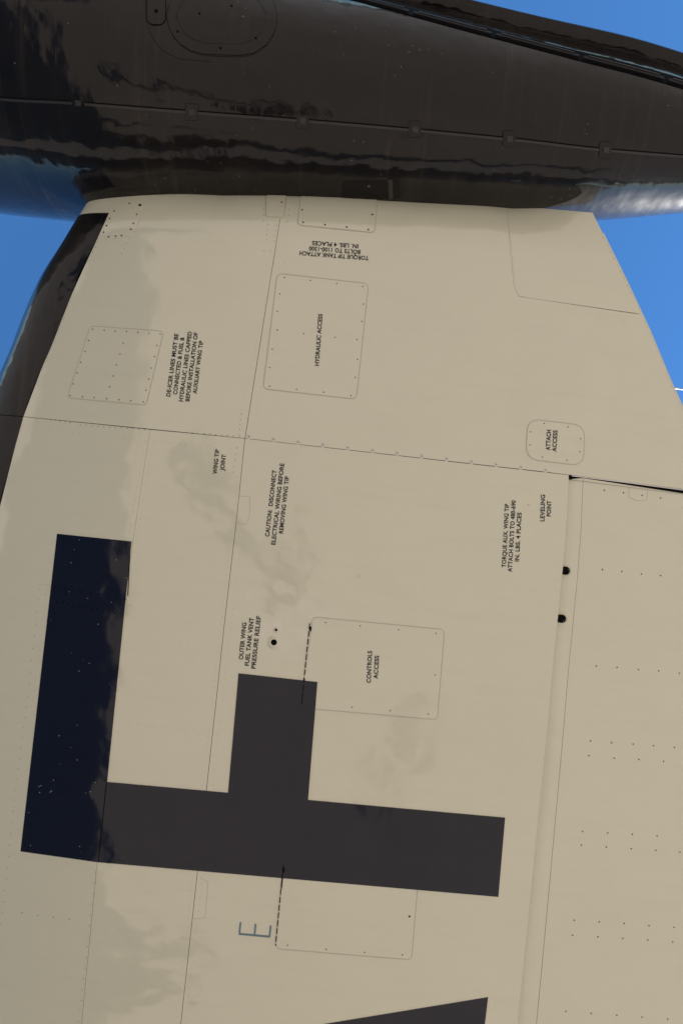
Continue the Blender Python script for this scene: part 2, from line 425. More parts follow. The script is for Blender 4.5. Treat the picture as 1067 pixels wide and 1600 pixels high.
# ================================================================ the setting
GZ = -0.25                                          # the tarmac lies 1.65 m below the lens
gv = [(-6000, -6000, GZ), (6000, -6000, GZ), (6000, 6000, GZ), (-6000, 6000, GZ)]
g = obj('ground', gv, [[0, 1, 2, 3]], GROUND, smooth=False); g['kind'] = 'structure'

# ================================================================ the aircraft
air = bpy.data.objects.new('airplane', None); C.objects.link(air)
air['label'] = 'cream outer wing of an airplane seen from below, with glossy black wingtip tank'
air['category'] = 'airplane'

# ---- inner structure behind the skins (dark primer, seen only in the gaps)
def body():
    ys = [-1.34+0.04*i for i in range(8)]+[-1.0+0.25*i for i in range(54)]
    ws = [(-1+i/40)*0.965 for i in range(81)]; V = []; Fc = []
    for y in ys:
        for w in ws: V.append(S(w, y)-nrm(w, y)*0.015)
    m = len(ws)
    for j in range(len(ys)-1):
        for i in range(m-1): Fc.append([j*m+i, j*m+i+1, (j+1)*m+i+1, (j+1)*m+i])
    Fc.append(list(range(m))); Fc.append(list(range((len(ys)-1)*m, len(ys)*m)))
    return obj('wing_structure', V, Fc, PRIMER, air)
body()

# ---- named lines of the lower surface, in picture units
J = [(37, 651), (383, 685), (888, 742)]
JA = [(888, 742), (1067, 765), (1126, 773)]
LEp = lambda: None
B_tip = [(172, 330), (112, 461), (67, 572), (37, 651)]
B_in = [(37, 651), (0, 789), (-100, 1200), (-198, 1600), (-1200, 5600)]
S1 = [(445, 297), (383, 685)]
Ssp = [(383, 685), (283, 1600), (-154, 5600)]
NS = [(235, 671), (205, 850), (165, 1222), (128, 1600), (-240, 5600)]
H = [(888, 742), (872, 966), (808, 1600), (415, 5600)]
TIP = [(135, 309), (200, 306), (300, 304), (445, 303), (640, 308), (790, 321), (925, 332)]
TEe = [(926, 333), (1005, 492), (1067, 640), (1126, 772)]

tipn = skin('skin_panel', [(172, 330), (178, 306), (300, 304), (444, 302)][1:], S1, J[:2], [(178, 306), (172, 330), (112, 461), (67, 572), (37, 651)], 40, 40, CREAM, air)
tipm = skin('skin_panel', [(444, 302), (640, 308), (795, 321)], [(795, 321), (800, 400), (808, 462), (848, 737)], [(383, 685), (848, 737)], S1, 36, 40, CREAM, air, gap=(0.0009, 0.0, 0.0009, 0.0009))
tipc = skin('skin_panel', [(795, 321), (925, 332)], [(925, 332), (1004, 491)], [(808, 463), (1004, 492)], [(795, 321), (800, 400), (808, 463)], 16, 20, CREAM, air, gap=(0.0009, 0.0, 0.0004, 0.0006))
tipa = skin('skin_panel', [(808, 463), (1004, 492)], [(1004, 492), (1067, 640), (1126, 772)], [(848, 737), (888, 742), (1126, 772)], [(808, 463), (848, 737)], 24, 28, CREAM, air, gap=(0.0004, 0.0, 0.0009, 0.0))
# the cream strip ahead of the boot's outboard end, and the boot itself
def wrap(name, ys, w0f, w1, material, off, nu=26, thick=0.003):
    P = []; Q = []
    for y in ys:
        a = w0f(y); P.append([]); Q.append([])
        for i in range(nu+1):
            w = a+(w1-a)*i/nu; n = nrm(w, y); P[-1].append(S(w, y)+n*off); Q[-1].append(n)
    return sheet(name, P, Q, thick, material, air)
bpts = [px_wy(*p) for p in [(178, 306)]+B_tip+B_in[1:]]
BW = pchip([(y, w) for w, y in bpts])
yb = px_wy(150, 333)[1]; yj = px_wy(37, 651)[1]; yend = px_wy(-1200, 5600)[1]
lin = lambda a, b, n: [a+(b-a)*i/n for i in range(n+1)]
wrap('leading_edge_cap', lin(-1.40, yb-0.001, 8), BW, 0.25, CREAM, 0.0)
wrap('deicer_boot', lin(yb+0.001, yj-0.0015, 30), BW, 0.25, BOOT, 0.002)
wrap('deicer_boot', lin(yj+0.0015, yend, 40), BW, 0.25, BOOT, 0.002)
P = []; Q = []
for y in lin(-1.345, yend, 70):
    P.append([]); Q.append([])
    for i in range(31):
        w = 0.252+(1-0.252)*i/30; n = nrm(w, y); P[-1].append(S(w, y)+n*0.0); Q[-1].append(n)
sheet('upper_skin', P, Q, 0.003, CREAM, air)

nose = skin('skin_panel', [(37, 651), (235, 671)], NS, [(-1200, 5600), (-240, 5600)], B_in, 30, 110, CREAM, air)
mid = skin('skin_panel', [(235, 671), (383, 685)], Ssp, [(-240, 5600), (-154, 5600)], NS, 16, 110, CREAM, air, gap=(0.0009, 0.0009, 0.0009, 0.0004))
main = skin('skin_panel', [(383, 685), (888, 742)], H, [(-154, 5600), (415, 5600)], Ssp, 40, 110, CREAM, air, gap=(0.0009, 0.0, 0.0009, 0.0009))

# ---- aileron: a rounded nose strip tucked behind the skin edge, then the flat skin
H2 = [(911, 747), (903, 900), (893, 1000), (848, 1500), (838, 1600), (447, 5600)]
ail = skin('aileron', [(911, 754), (1067, 773), (1126, 780)], [(1126, 780), (1130, 1100), (1138, 1600), (1220, 5600)], [(447, 5600), (1220, 5600)], H2, 30, 60, CREAM, air, gap=(0, 0, 0, 0.0012), off=-0.003)
nz = skin('aileron_nose', [(886, 749), (911, 754)], H2, [(411, 5600), (447, 5600)], [(886, 749), (870, 968), (806, 1600), (411, 5600)], 8, 60, CREAM, ail,
          gap=(0, 0.0012, 0, 0), off=0.0, recess=lambda s: -0.0032-0.0095*max(0, 1-s/0.06)**2)

# ---- trailing-edge rivets, seam rivets
rivets(run((240, 307.5), (412, 309.5), 24), wing_map, tipn, 0.0032, RIVETL, h=0.0016)
rivets(run((222, 321), (412, 326), 24), wing_map, tipn, 0.0028, RIVETL, h=0.0012)
rivets(run((58, 653.5), (110, 660), 8)+run((126, 664), (374, 681.5), 28), wing_map, tipn, 0.0030)
rivets(run((377, 647), (373.5, 679), 5), wing_map, tipn, 0.0026)
rivets(run((419, 351), (416, 375), 4)+run((413.5, 310), (412, 345), 5)+[(413, 392)], wing_map, tipn, 0.0026)
rivets(run((432, 352), (428.5, 376), 4)+run((455, 309), (449, 346), 5)+[(423, 392)], wing_map, tipm, 0.0026)
rivets(run((202, 372), (191, 396), 4)+run((150, 386), (146, 394), 2), wing_map, tipn, 0.0026)
rivets(run((943, 372), (1001, 488), 12), wing_map, tipc, 0.0028)
rivets(run((1008, 502), (1066, 634), 13), wing_map, tipa, 0.0028)
rivets(run((840, 329), (912, 337), 9), wing_map, tipc, 0.0026, RIVETL)
rivets([(790+12*math.cos(k*0.7), 345+11*math.sin(k*0.7)) for k in range(9)], wing_map, tipm, 0.0032, RIVETL, h=0.0014)
rivets(run((371, 700), (364.5, 738), 5), wing_map, mid, 0.0026)
rivets(run((397, 700), (720, 735), 15), wing_map, main, 0.0026, RIVETL)
rivets(run((728, 736), (880, 752), 10), wing_map, main, 0.0024, RIVETL)
rivets(run((440, 828), (840, 872), 26), wing_map, main, 0.0024, RIVETL)
rivets(run((366, 850), (358, 935), 11), wing_map, main, 0.0028, RIVETL)
rivets(run((352, 1085), (700, 1118), 22), wing_map, main, 0.0022, RIVETL)
rivets(run((302, 1442), (430, 1462), 10), wing_map, main, 0.0022, RIVETL)
rivets(run((300, 1585), (640, 1625), 22), wing_map, main, 0.0022, RIVETL)
rivets(run((63, 919), (44, 1088), 10)+run((42, 1105), (25, 1234), 9)+run((23, 1250), (2, 1444), 12), wing_map, nose, 0.0026)
rivets(run((72, 929), (205, 945), 3), wing_map, nose, 0.0026)
rivets(run((35, 1426.5), (108.5, 1437), 4), wing_map, nose, 0.0034)
rivets(run((150, 1363), (123.5, 1596), 15), wing_map, nose, 0.0026)
rivets(run((900, 780), (876, 1010), 24)+run((874, 1030), (826, 1600), 60), wing_map, nz, 0.0018, RIVETL, off=-0.003)
rivets(run((920, 900), (1064, 915), 20)+run((922, 912), (1064, 925), 20)+run((921, 960), (1064, 974), 20)+run((930, 968), (1064, 981), 18), ail_map, ail, 0.0022, RIVETL)
rivets(run((915, 780), (907, 880), 16)+run((905, 900), (843, 1600), 90), ail_map, ail, 0.0018, RIVETL)
for p in [(944, 766), (974, 770), (1003, 774), (1032, 778), (941, 890), (971.5, 893), (1002, 897), (1032, 899.5), (931.5, 1041), (964, 1043), (997, 1046.5), (1029, 1048.5), (1061, 1052),
          (922.5, 1158), (955.5, 1161), (989, 1163), (1021, 1165.5), (1053.5, 1168), (920, 1181), (959.5, 1185), (998, 1187), (1036.5, 1190), (910, 1299.6), (949.4, 1302), (988, 1304), (1026.5, 1306.5),
          (908, 1321), (947, 1324), (986, 1326.5), (1024.5, 1329), (1062, 1332), (897, 1438.5), (936, 1441), (975, 1443.5), (1014, 1447), (1053, 1449.5), (894.5, 1462), (934, 1464.5), (973, 1467),
          (1012, 1469.5), (1051, 1472.5), (884, 1581), (923.5, 1584), (963.5, 1587), (1003, 1590), (1043, 1593)]:
    screw(p[0], p[1], ail_map, ail, 0.0038, DARK)

ribbon('seal', [(792, 322), (797, 385), (802, 440), (805, 454), (811, 462), (822, 465)], wing_map, 0.0028, 0.0006, SEAL, tipc, step=5)
# dense flush rivet lines that barely show through the paint
def along(pts, dx, dy, step): 
    L = sum(math.dist(a, b) for a, b in zip(pts, pts[1:])); return [(x+dx+random.uniform(-.3, .3), y+dy+random.uniform(-.3, .3)) for x, y in polysample(pts, max(2, int(L/step)))]
Sv = [(383, 685), (283, 1600)]
rivets(along([(441, 390), (386, 640)], -8, 0, 11), wing_map, tipn, 0.0022, RIVETF)
rivets(along([(439, 400), (390, 660)], 8, 0, 11), wing_map, tipm, 0.0022, RIVETF)
rivets(along([(378, 745), (283, 1600)], -7, 0, 11), wing_map, mid, 0.0022, RIVETF)
rivets(along([(372, 830), (283, 1600)], 7, 0, 11), wing_map, main, 0.0022, RIVETF)
rivets(along([(233, 690), (207, 840)], -6, 0, 10)+along([(45, 662), (228, 681)], 0, 8, 11), wing_map, nose, 0.0022, RIVETF)
rivets(along([(233, 690), (207, 840)], 7, 0, 10)+along([(245, 683), (360, 694)], 0, 7, 11)+along([(205, 1000), (345, 1014)], 0, 0, 12)+along([(190, 1130), (340, 1145)], 0, 0, 12), wing_map, mid, 0.0022, RIVETF)
rivets(along([(500, 1175), (830, 1206)], 0, 0, 13)+along([(345, 1520), (800, 1566)], 0, 0, 13)+along([(690, 905), (860, 922)], 0, 0, 12), wing_map, main, 0.0022, RIVETL)
rivets(along(H[:2], -9, 6, 11)+along([(872, 966), (808, 1600)], -9, 0, 11), wing_map, main, 0.0022, RIVETL)
rivets(along([(40, 1520), (118, 1530)], 0, 0, 12)+along([(20, 1260), (30, 1262)], 0, 0, 6), wing_map, nose, 0.0024, RIVETF)
rivets(along([(600, 500), (790, 522)], 0, 0, 12)+along([(600, 620), (800, 645)], 0, 0, 12), wing_map, tipm, 0.0022, RIVETL)

# ---- flush fasteners with a round washer along the wingtip joint
for i in range(13):
    t = i/12; a = (389+(852-389)*t, 682+(734.5-682)*t)
    f = screw(a[0], a[1], wing_map, tipm, 0.0115, RIVETL, h=0.0015, name='fastener')
    screw(a[0], a[1], wing_map, tipm, 0.0036, STEEL, off=0.0009, name='screw')

# ---- access panels
def access(q, r, screws, label=None, sr=0.0040, off=0.0016, seal=True, rusty=(), parent=None, mapf=wing_map, big=()):
    o = quad_patch('access_panel', q, mapf, off, off+0.002, CREAM_PLATE, parent or air, r)
    if label: o['label'] = label
    if seal:
        ribbon('seal', plate_outline(q, r), mapf, 0.0036, 0.0012, SEAL, o, closed=True, step=6)
    for i, (x, y) in enumerate(screws):
        m = RUST if (rusty is True or i in rusty) else STEEL
        screw(x, y, mapf, o, sr*(1.5 if i in big else 1), m, off=off)
    return o
access([(434, 428), (575, 444), (556, 623), (412, 607)], 7, z(360, 280, S2, [(226, 410), (334, 422), (443, 435), (551, 448), (206, 479), (196, 551), (196, 629), (175, 709), (164, 785), (164, 863), (276, 876), (389, 888), (502, 902),
       (554, 521), (547, 593), (527, 669), (529, 751), (520, 827), (306, 644), (436, 659)]), 'large panel lettered HYDRAULIC ACCESS', sr=0.0034)
s8 = 1067/240.0
a2 = access(z(400, 270, s8, [(315, 158), (840, 168), (822, 415), (290, 362)]), 6, z(400, 270, s8, [(350, 167), (502, 170), (650, 172), (799, 178), (321, 261), (806, 293), (327, 347), (479, 364), (629, 380), (779, 397)]),
       'plate with rusty screws against the tank', sr=0.0052, off=0.003, rusty=(0, 4, 5, 7, 9))
access(z(400, 270, s8, [(78, 128), (212, 135), (192, 313), (70, 303)]), 3, z(400, 270, s8, [(179, 210)]), 'small cover plate astride the panel seam', sr=0.0052, off=0.0045, rusty=True)
s7 = 1067/200.0
def poly_plate(name, poly, mapf, off, material, parent):
    c = sum((Vector(p) for p in poly), Vector((0, 0)))/len(poly); pp = polysample(list(poly)+[poly[0]], 48)[:-1]
    V = []; Fc = []; n = len(pp); rings = [1.0, 0.7, 0.4]
    for k, f in enumerate([None]+rings):
        for p in pp:
            q = c+(Vector(p)-c)*(f or 1.0); a, nn = mapf(q.x, q.y); V.append(a+nn*(off if f else -0.002))
    a, nn = mapf(c.x, c.y); V.append(a+nn*off)
    for k in range(3):
        for i in range(n): Fc.append([k*n+i, k*n+(i+1) % n, (k+1)*n+(i+1) % n, (k+1)*n+i])
    for i in range(n): Fc.append([3*n+i, 3*n+(i+1) % n, 4*n])
    o = obj(name, V, Fc, material, parent); o.data.set_sharp_from_angle(angle=rad(35)); return o
oct_ = z(120, 280, s7, [(285, 255), (330, 215), (390, 195), (540, 193), (556, 215), (550, 255), (490, 425), (455, 460), (385, 490), (245, 501), (222, 488), (206, 460)])
pl = poly_plate('access_panel', oct_, wing_map, 0.0022, CREAM_PLATE, air); pl['label'] = 'many-sided corner plate with rusty screws by the leading edge'
ribbon('seal', oct_, wing_map, 0.005, 0.0008, SEAL, pl, closed=True)
for i, p in enumerate(z(120, 280, s7, [(442, 204), (530, 218), (315, 267), (278, 330), (252, 389), (228, 444), (269, 482), (328, 477), (376, 472), (503, 296), (476, 371), (454, 420)])):
    screw(p[0], p[1], wing_map, pl, 0.0072 if i == 1 else 0.0050, DARK if i == 1 else RUST, off=0.0022)
access(z(0, 300, S2, [(380, 560), (681, 582), (609, 886), (285, 856)]), 5, z(0, 300, S2, [(388, 572), (436, 577), (482, 580), (529, 581), (576, 585), (622, 589), (669, 593), (656, 640), (645, 686), (632, 734), (621, 780), (610, 826),
       (599, 875), (547, 870), (498, 866), (446, 862), (394, 857), (346, 853), (294, 849), (308, 800), (323, 755), (338, 710), (357, 665), (371, 619), (515, 630), (502, 675), (487, 721), (473, 767), (459, 812)]),
       'skewed panel behind the leading edge, edged all round with screws', sr=0.0034, off=0.0010)
access(z(667, 640, S2, [(420, 40), (655, 68), (648, 233), (413, 204)]), 17, z(667, 640, S2, [(487, 58), (586, 72), (430, 93), (428, 147), (638, 122), (635, 176), (480, 198), (581, 211)]), 'small round-cornered panel lettered ATTACH ACCESS', sr=0.0034)
def hinge(pa, pb, n, parent, dark=lambda y: False):
    V = []; Fc = []; mi = []
    for i in range(n):
        for (f0, f1, rr) in ((i+0.04, i+0.90, 0.0034), ):
            a = Vector(pa).lerp(Vector(pb), f0/n); b = Vector(pa).lerp(Vector(pb), f1/n)
            A, n1 = wing_map(a.x, a.y); Bb, n2 = wing_map(b.x, b.y); ax = (Bb-A).normalized(); sd_ = ax.cross(n1).normalized(); k = len(V)
            off = -0.001 if i % 2 else 0.0004
            for q in (A, Bb):
                for s in range(8): V.append(q+n1*(off+rr*math.sin(s*math.pi/4))+sd_*rr*math.cos(s*math.pi/4))
            Fc += [[k+s, k+(s+1) % 8, k+8+(s+1) % 8, k+8+s] for s in range(8)]+[[k+s for s in range(8)], [k+8+s for s in range(8)]]; mi += [1 if dark(a.y) else 0]*10
    o = obj('hinge', V, Fc, CREAM_PLATE, parent, smooth=False); o.data.materials.append(NAVY)
    for q, i in zip(o.data.polygons, mi): q.material_index = i
    return o
cp = access(z(340, 940, S2, [(398, 66), (943, 118), (913, 490), (350, 441)]), 6, z(340, 940, S2, [(450, 87), (594, 101), (754, 117), (909, 132), (905, 305), (877, 468), (719, 454), (560, 440)]), 'hinged panel lettered CONTROLS ACCESS', sr=0.0034, off=0.0012)
hinge((485, 972), (472, 1100), 13, cp, lambda y: y > 1058)
ribbon('hinge_gap', [(484.2, 974), (471.2, 1100)], wing_map, 0.0050, 0.0040, DARK, cp, dash=(3, 4), step=3)
ribbon('hinge_gap', [(485.5, 979), (484.8, 986)], wing_map, 0.0085, 0.0046, DARK, cp)
lp = access(z(340, 1200, S2, [(278, 385), (836, 432), (806, 797), (246, 751)]), 6, z(340, 1200, S2, [(292, 738), (452, 755), (612, 768), (769, 778)]), 'hinged panel partly under the painted letter', sr=0.0036, off=0.0012)
screw(340+799/S2, 1200+618/S2, wing_map, lp, 0.0052, DARK, off=0.0012)
hinge((443.5, 1350), (431.5, 1477), 13, lp, lambda y: y < 1382)
ribbon('hinge_gap', [(442.8, 1352), (430.8, 1477)], wing_map, 0.0050, 0.0040, DARK, lp, dash=(3, 4), step=3)
ribbon('hinge_gap', [(444, 1356), (443.4, 1363)], wing_map, 0.0075, 0.0048, DARK, lp)
# faint doubler outlines
for pts, par in (([(374, 775), (392, 776), (389.5, 818), (387, 820), (367, 817)], main), ([(313, 1371), (326, 1372.5), (321, 1434), (302, 1436)], main), ([(60, 913), (130, 921), (200.5, 930.5), (197, 962)], nose),
                 ([(983, 760), (982, 781), (1010, 784), (1012, 765)], ail)):
    ribbon('doubler_edge', pts, ail_map if par is ail else wing_map, 0.0026, 0.0006, RIVETD, par)
screw(825, 789, wing_map, main, 0.005, RIVETL, name='leveling_point'); screw(825.5, 789, wing_map, main, 0.0022, STEEL, off=0.001)
screw(561, 900, wing_map, main, 0.008, RIVETL, name='patch_disc')
rivets([(322, 1275), (329, 1277), (327, 1288), (332, 1296), (331, 1302), (334, 1283)], wing_map, main, 0.0024, DARK, off=0.001)

# ---- drain slots in the aileron nose
for (cx, cy) in ((884, 891.5), (878, 966.5)):
    s = quad_patch('drain_slot', [(cx-9, cy-7.0), (cx+6, cy-6), (cx+6, cy+7), (cx-9, cy+6.2)], wing_map, -0.0026, 0.004, DARK, nz, 6.0, step=3)
    for off_, rr in ((0.0, 0),):
        arc = [(cx-8+0, cy-7.4)]+[(cx+0.2+7.2*math.sin(k*math.pi/8), cy+0.3-7.2*math.cos(k*math.pi/8)) for k in range(9)]+[(cx-8, cy+7.4)]
        ribbon('slot_rim', arc, wing_map, 0.0035, -0.002, CREAM_PLATE, s, step=2)

# ---- bright bare edge showing in the gap outboard of the aileron
ribbon('gap_edge', [(893, 743.5), (975, 753.5), (1070, 766)], wing_map, 0.0035, -0.0005, BRIGHT, tipa, step=8)
V = []
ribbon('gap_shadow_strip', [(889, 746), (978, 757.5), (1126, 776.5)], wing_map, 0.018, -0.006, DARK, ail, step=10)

# ---- fuel vent: a flanged tube with a dark bore
def vent(px, py, R, parent):
    p, n = wing_map(px, py); a = n.orthogonal().normalized(); b = n.cross(a)
    prof = [(1.9, -0.0005), (1.8, 0.0016), (1.25, 0.0022), (1.15, 0.006), (1.0, 0.0066), (0.86, 0.006), (0.8, 0.001)]
    V = []; Fc = []; m = 18
    for f, h in prof:
        for k in range(m): t = k*2*math.pi/m; V.append(p+n*h+(a*math.cos(t)+b*math.sin(t))*R*f)
    for j in range(len(prof)-1):
        for k in range(m): Fc.append([j*m+k, j*m+(k+1) % m, (j+1)*m+(k+1) % m, (j+1)*m+k])
    o = obj('vent', V, Fc, CREAM_PLATE, parent)
    screw(px, py, wing_map, o, R*0.86, DARK, off=0.002, h=0.001, name='bore'); return o
vent(428, 1003.5, 0.0155, air); vent(431.5, 984, 0.007, air)
# ---- static wick at the trailing edge
p, n = wing_map(1052, 606); a = Vector((p.x-0.02, p.y, ZC)); b = a+Vector((0.26, 0.012, 0.0))
V = []; Fc = []
for q, r in ((a, 0.0032), (b, 0.0022)):
    for s in range(6): V.append(q+Vector((0, math.cos(s*math.pi/3)*r, math.sin(s*math.pi/3)*r)))
Fc = [[s, (s+1) % 6, 6+(s+1) % 6, 6+s] for s in range(6)]+[list(range(6)), list(range(6, 12))]
obj('static_wick', V, Fc, WICK, air)

# ---- painted letters: F, and the foot of the A inboard of it
def paint_quad(q, parent): return quad_patch('stroke', q, wing_map, 0.0008, 0.0018, NAVY, parent, 0, step=12)
def letter(quads, label):
    o = None
    for k, q in enumerate(quads):
        s = quad_patch('painted_letter' if o is None else 'stroke', q, wing_map, 0.0020+0.0004*k, 0.0028, NAVY, o or air, 0, step=12)
        if o is None: o = s; o['label'] = label
letter([[(90, 834), (206, 846), (155.2, 1347.2), (33, 1330)], [(158.2, 1220.8), (788.5, 1277.5), (778, 1401), (146.0, 1346.2)], [(373, 1052), (496, 1065.5), (480.3, 1262), (355.6, 1250)]], 'dark navy painted letter F')
letter([[(762, 1558), (745, 1700), (20, 1820), (20, 1680)], [(20, 1690), (705, 1940), (690, 2080), (20, 1830)], [(392, 1700), (500, 1690), (495, 1925), (385, 1890)]], 'dark navy painted letter A')
ribbon('doubler_edge', [(200.3, 931), (203.5, 866)][::-1], wing_map, 0.003, 0.0030, DARK, nose)
ribbon('seam_edge', [(167, 1224), (154.6, 1345)], wing_map, 0.004, 0.0036, DARK, nose)
rivets(run((88, 917), (196, 936), 9)+run((90, 940), (180, 958), 11), wing_map, nose, 0.0035, DARK, off=0.0022)
# small blue stencilled E
e = quad_patch('small_letter', [(373, 1457.5), (422, 1462), (422, 1465), (373, 1460.5)], wing_map, 0.0014, 0.0016, BLUEINK, air, 0, step=8); e['label'] = 'small pale blue stencilled letter E'
for x, y0 in ((373.5, 1441), (397, 1443.5), (420.5, 1446)):
    quad_patch('stroke', [(x+1.2, y0), (x+4.0, y0+.2), (x+2.2, y0+17.4), (x-0.6, y0+17)], wing_map, 0.0014, 0.0016, BLUEINK, e, 0, step=6)

# ---- stencilled lettering
def text_mesh(s):
    cu = bpy.data.curves.new('t', 'FONT'); cu.body = s; cu.size = 1; cu.offset = 0.026; cu.resolution_u = 4; cu.space_character = 1.04
    o = bpy.data.objects.new('t', cu); C.objects.link(o); dg = bpy.context.evaluated_depsgraph_get()
    me = bpy.data.meshes.new_from_object(o.evaluated_get(dg)); bpy.data.objects.remove(o); return me
def stencil(s, a, b, cap, parent, off=0.0012, name='lettering'):
    me = text_mesh(s); xs = [v.co.x for v in me.vertices]; ys = [v.co.y for v in me.vertices]; x0, x1 = min(xs), max(xs); hcap = 0.73
    A = Vector(a); Bv = Vector(b); d = Bv-A; up = Vector((d.y, -d.x)).normalized()
    for v in me.vertices:
        t = (v.co.x-x0)/(x1-x0); q = A+d*t+up*(v.co.y/hcap*cap)
        p, n = wing_map(q.x, q.y); v.co = p+n*off
    me.materials.clear(); me.materials.append(INK); o = bpy.data.objects.new(name, me); C.objects.link(o); o.parent = parent; return o
def block(lines, cap, off=0.0012):
    root = None
    for s, a, b in lines:
        o = stencil(s, a, b, cap, root or air, off, 'lettering' if root is None else 'lettering_line')
        if root is None: root = o; root['label'] = 'stencilled words ' + ' '.join(' '.join(l[0] for l in lines).split()[:10])
block([('DE-ICER LINES MUST BE', (266.3, 620), (279.3, 522)), ('CONNECTED & FUEL &', (277, 616.8), (288.3, 527)), ('HYDRAULIC LINES CAPPED', (286, 627.7), (300.2, 518.6)), ('BEFORE INSTALLATION OF', (296.2, 627.5), (309.6, 520)), ('AUXILIARY WING TIP', (307.6, 615.5), (317.8, 533))], 6.6)
block([('HYDRAULIC ACCESS', (498.2, 571.8), (503.8, 491))], 6.7, 0.0030)
block([('TORQUE TIP TANK ATTACH', (576, 400.5), (468.5, 392.5)), ('BOLTS TO 1100-1300', (563, 391), (483, 385)), ('IN. LBS. 4 PLACES', (560, 382), (487.8, 376.7))], 6.6)
block([('WING TIP', (339, 741), (343.1, 702.6)), ('JOINT', (350.3, 735.6), (353.5, 710.5))], 6.8)
block([('CAUTION:  DISCONNECT', (420.7, 838.7), (432.3, 735)), ('ELECTRICAL WIRING BEFORE', (430.2, 851.5), (444.2, 724.4)), ('REMOVING WING TIP', (442.2, 833.9), (451.8, 744.6))], 6.8)
block([('OUTER WING', (379.9, 1030.7), (385.3, 973)), ('FUEL TANK VENT', (389.2, 1040.5), (396.8, 965.5)), ('PRESSURE RELIEF', (399.2, 1045), (407.7, 963))], 7.0)
block([('CONTROLS', (579, 1067), (581, 1017)), ('ACCESS', (589.9, 1060.7), (591.9, 1024.4))], 6.8, 0.0026)
block([('ATTACH', (858.4, 703.7), (859.9, 672)), ('ACCESS', (868.2, 706), (870, 672.6))], 6.8, 0.0030)
block([('TORQUE AUX. WING TIP', (789.8, 886.7), (794.7, 787.4)), ('ATTACH BOLTS TO 480-690', (799.2, 893.8), (805.2, 782)), ('IN. LBS. 4 PLACES', (810.2, 877.4), (814.2, 800.9))], 6.8)
block([('LEVELING', (849.8, 814.7), (850.9, 773)), ('POINT', (859.9, 807), (860.7, 782.5))], 6.8)

# ---------------------------------------------------------------- tip tank
V = []; Fc = []; xs = [-3.72+0.0005]+[-3.7+0.02*i for i in range(20)]+[-3.3+0.05*i for i in range(121)]; xs = [x for x in xs if x < 2.75]; m = 128
for x in xs:
    for k in range(m): V.append(tank_p(x, k*2*math.pi/m))
for j in range(len(xs)-1):
    for k in range(m): Fc.append([j*m+k, j*m+(k+1) % m, (j+1)*m+(k+1) % m, (j+1)*m+k])
Fc.append(list(range(m))); Fc.append(list(range((len(xs)-1)*m, len(xs)*m)))
tank = obj('tip_tank', V, Fc, TANK, air); tank['label'] = 'glossy black streamlined tank at the wingtip'
bm = bmesh.new(); bm.from_mesh(tank.data); bmesh.ops.recalc_face_normals(bm, faces=bm.faces); bm.to_mesh(tank.data); bm.free()
# seam between the shells: a raised lap, and latches along it
seam = [tank_xt(*p) for p in [(-60, 147), (0, 153), (123, 160), (300, 174), (473, 187), (648, 202), (795, 216), (945, 233), (1067, 243), (1120, 248)]]
SF = pchip(seam)
def tank_rail(name, th0f, th1f, off, x0, x1, material, n=70):
    P = []; Q = []
    for i in range(n+1):
        x = x0+(x1-x0)*i/n; P.append([]); Q.append([])
        for k in range(4):
            th = th0f(x)+(th1f(x)-th0f(x))*k/3; P[-1].append(tank_p(x, th, off)); Q[-1].append(tank_n(x, th))
    return sheet(name, P, Q, 0.012, material, tank)
tank_rail('seam_lap', lambda x: SF(x), lambda x: SF(x)+0.009/max(TR(x), 0.1), 0.003, -2.6, 1.9, BLACKP)
tank_rail('seam_gap', lambda x: SF(x)-0.005/max(TR(x), 0.1), lambda x: SF(x)-0.0005, 0.0012, -2.6, 1.9, DARK)
for px, py in ((123, 161), (300, 175), (473, 188), (648, 202), (795, 217), (945, 234)):
    l = quad_patch('latch', [(px-9, py-13), (px+10, py-12), (px+9, py+13), (px-10, py+12)], tank_map, 0.004, 0.006, TANK, tank, 2, step=5)
    ribbon('latch_outline', outline_pts([(px-9.5, py-13.5), (px+10.5, py-12.5), (px+9.5, py+13.5), (px-10.5, py+12.5)], 2), tank_map, 0.0026, 0.0015, GROOVE, l, closed=True, step=6)
    quad_patch('latch_tongue', [(px-4, py-5), (px+5, py-4), (px+5, py+5), (px-4, py+4)], tank_map, 0.009, 0.006, BLACKP, l, 1.5, step=4)
# oval filler cover and its little neighbour
cov = [(262, -30), (432, -30), (432, 89), (262, 82)]
cv = quad_patch('filler_cover', cov, tank_map, 0.0035, 0.006, TANK, tank, 58, step=10)
ribbon('cover_seal', outline_pts([(260, -32), (434, -32), (434, 92), (260, 84)], 62), tank_map, 0.0038, 0.0012, GROOVE, cv, closed=True)
ribbon('inner_groove', outline_pts([(276, -14), (416, -14), (416, 72), (276, 66)], 46), tank_map, 0.0022, 0.0042, GROOVE, cv, closed=True)
for p in ((380, 27), (312, 22), (345, 76), (362, 10), (400, 60), (278, 50)): screw(p[0], p[1], tank_map, cv, 0.0055, STEEL if p[0] == 380 else DARK, off=0.0036)
ribbon('doubler_edge', [(228, 0), (228, 30), (236, 55), (252, 78), (280, 92), (330, 96)], tank_map, 0.0026, 0.0015, GROOVE, tank)
c2 = quad_patch('small_cover', [(231, -14), (259, -13), (258, 39), (230, 38)], tank_map, 0.003, 0.005, TANK, tank, 10, step=5)
ribbon('cover_seal', outline_pts([(230, -15), (260, -14), (259, 40), (229, 39)], 11), tank_map, 0.003, 0.0012, DARK, c2, closed=True)
screw(244.5, 18, tank_map, c2, 0.009, DARK, off=0.003)
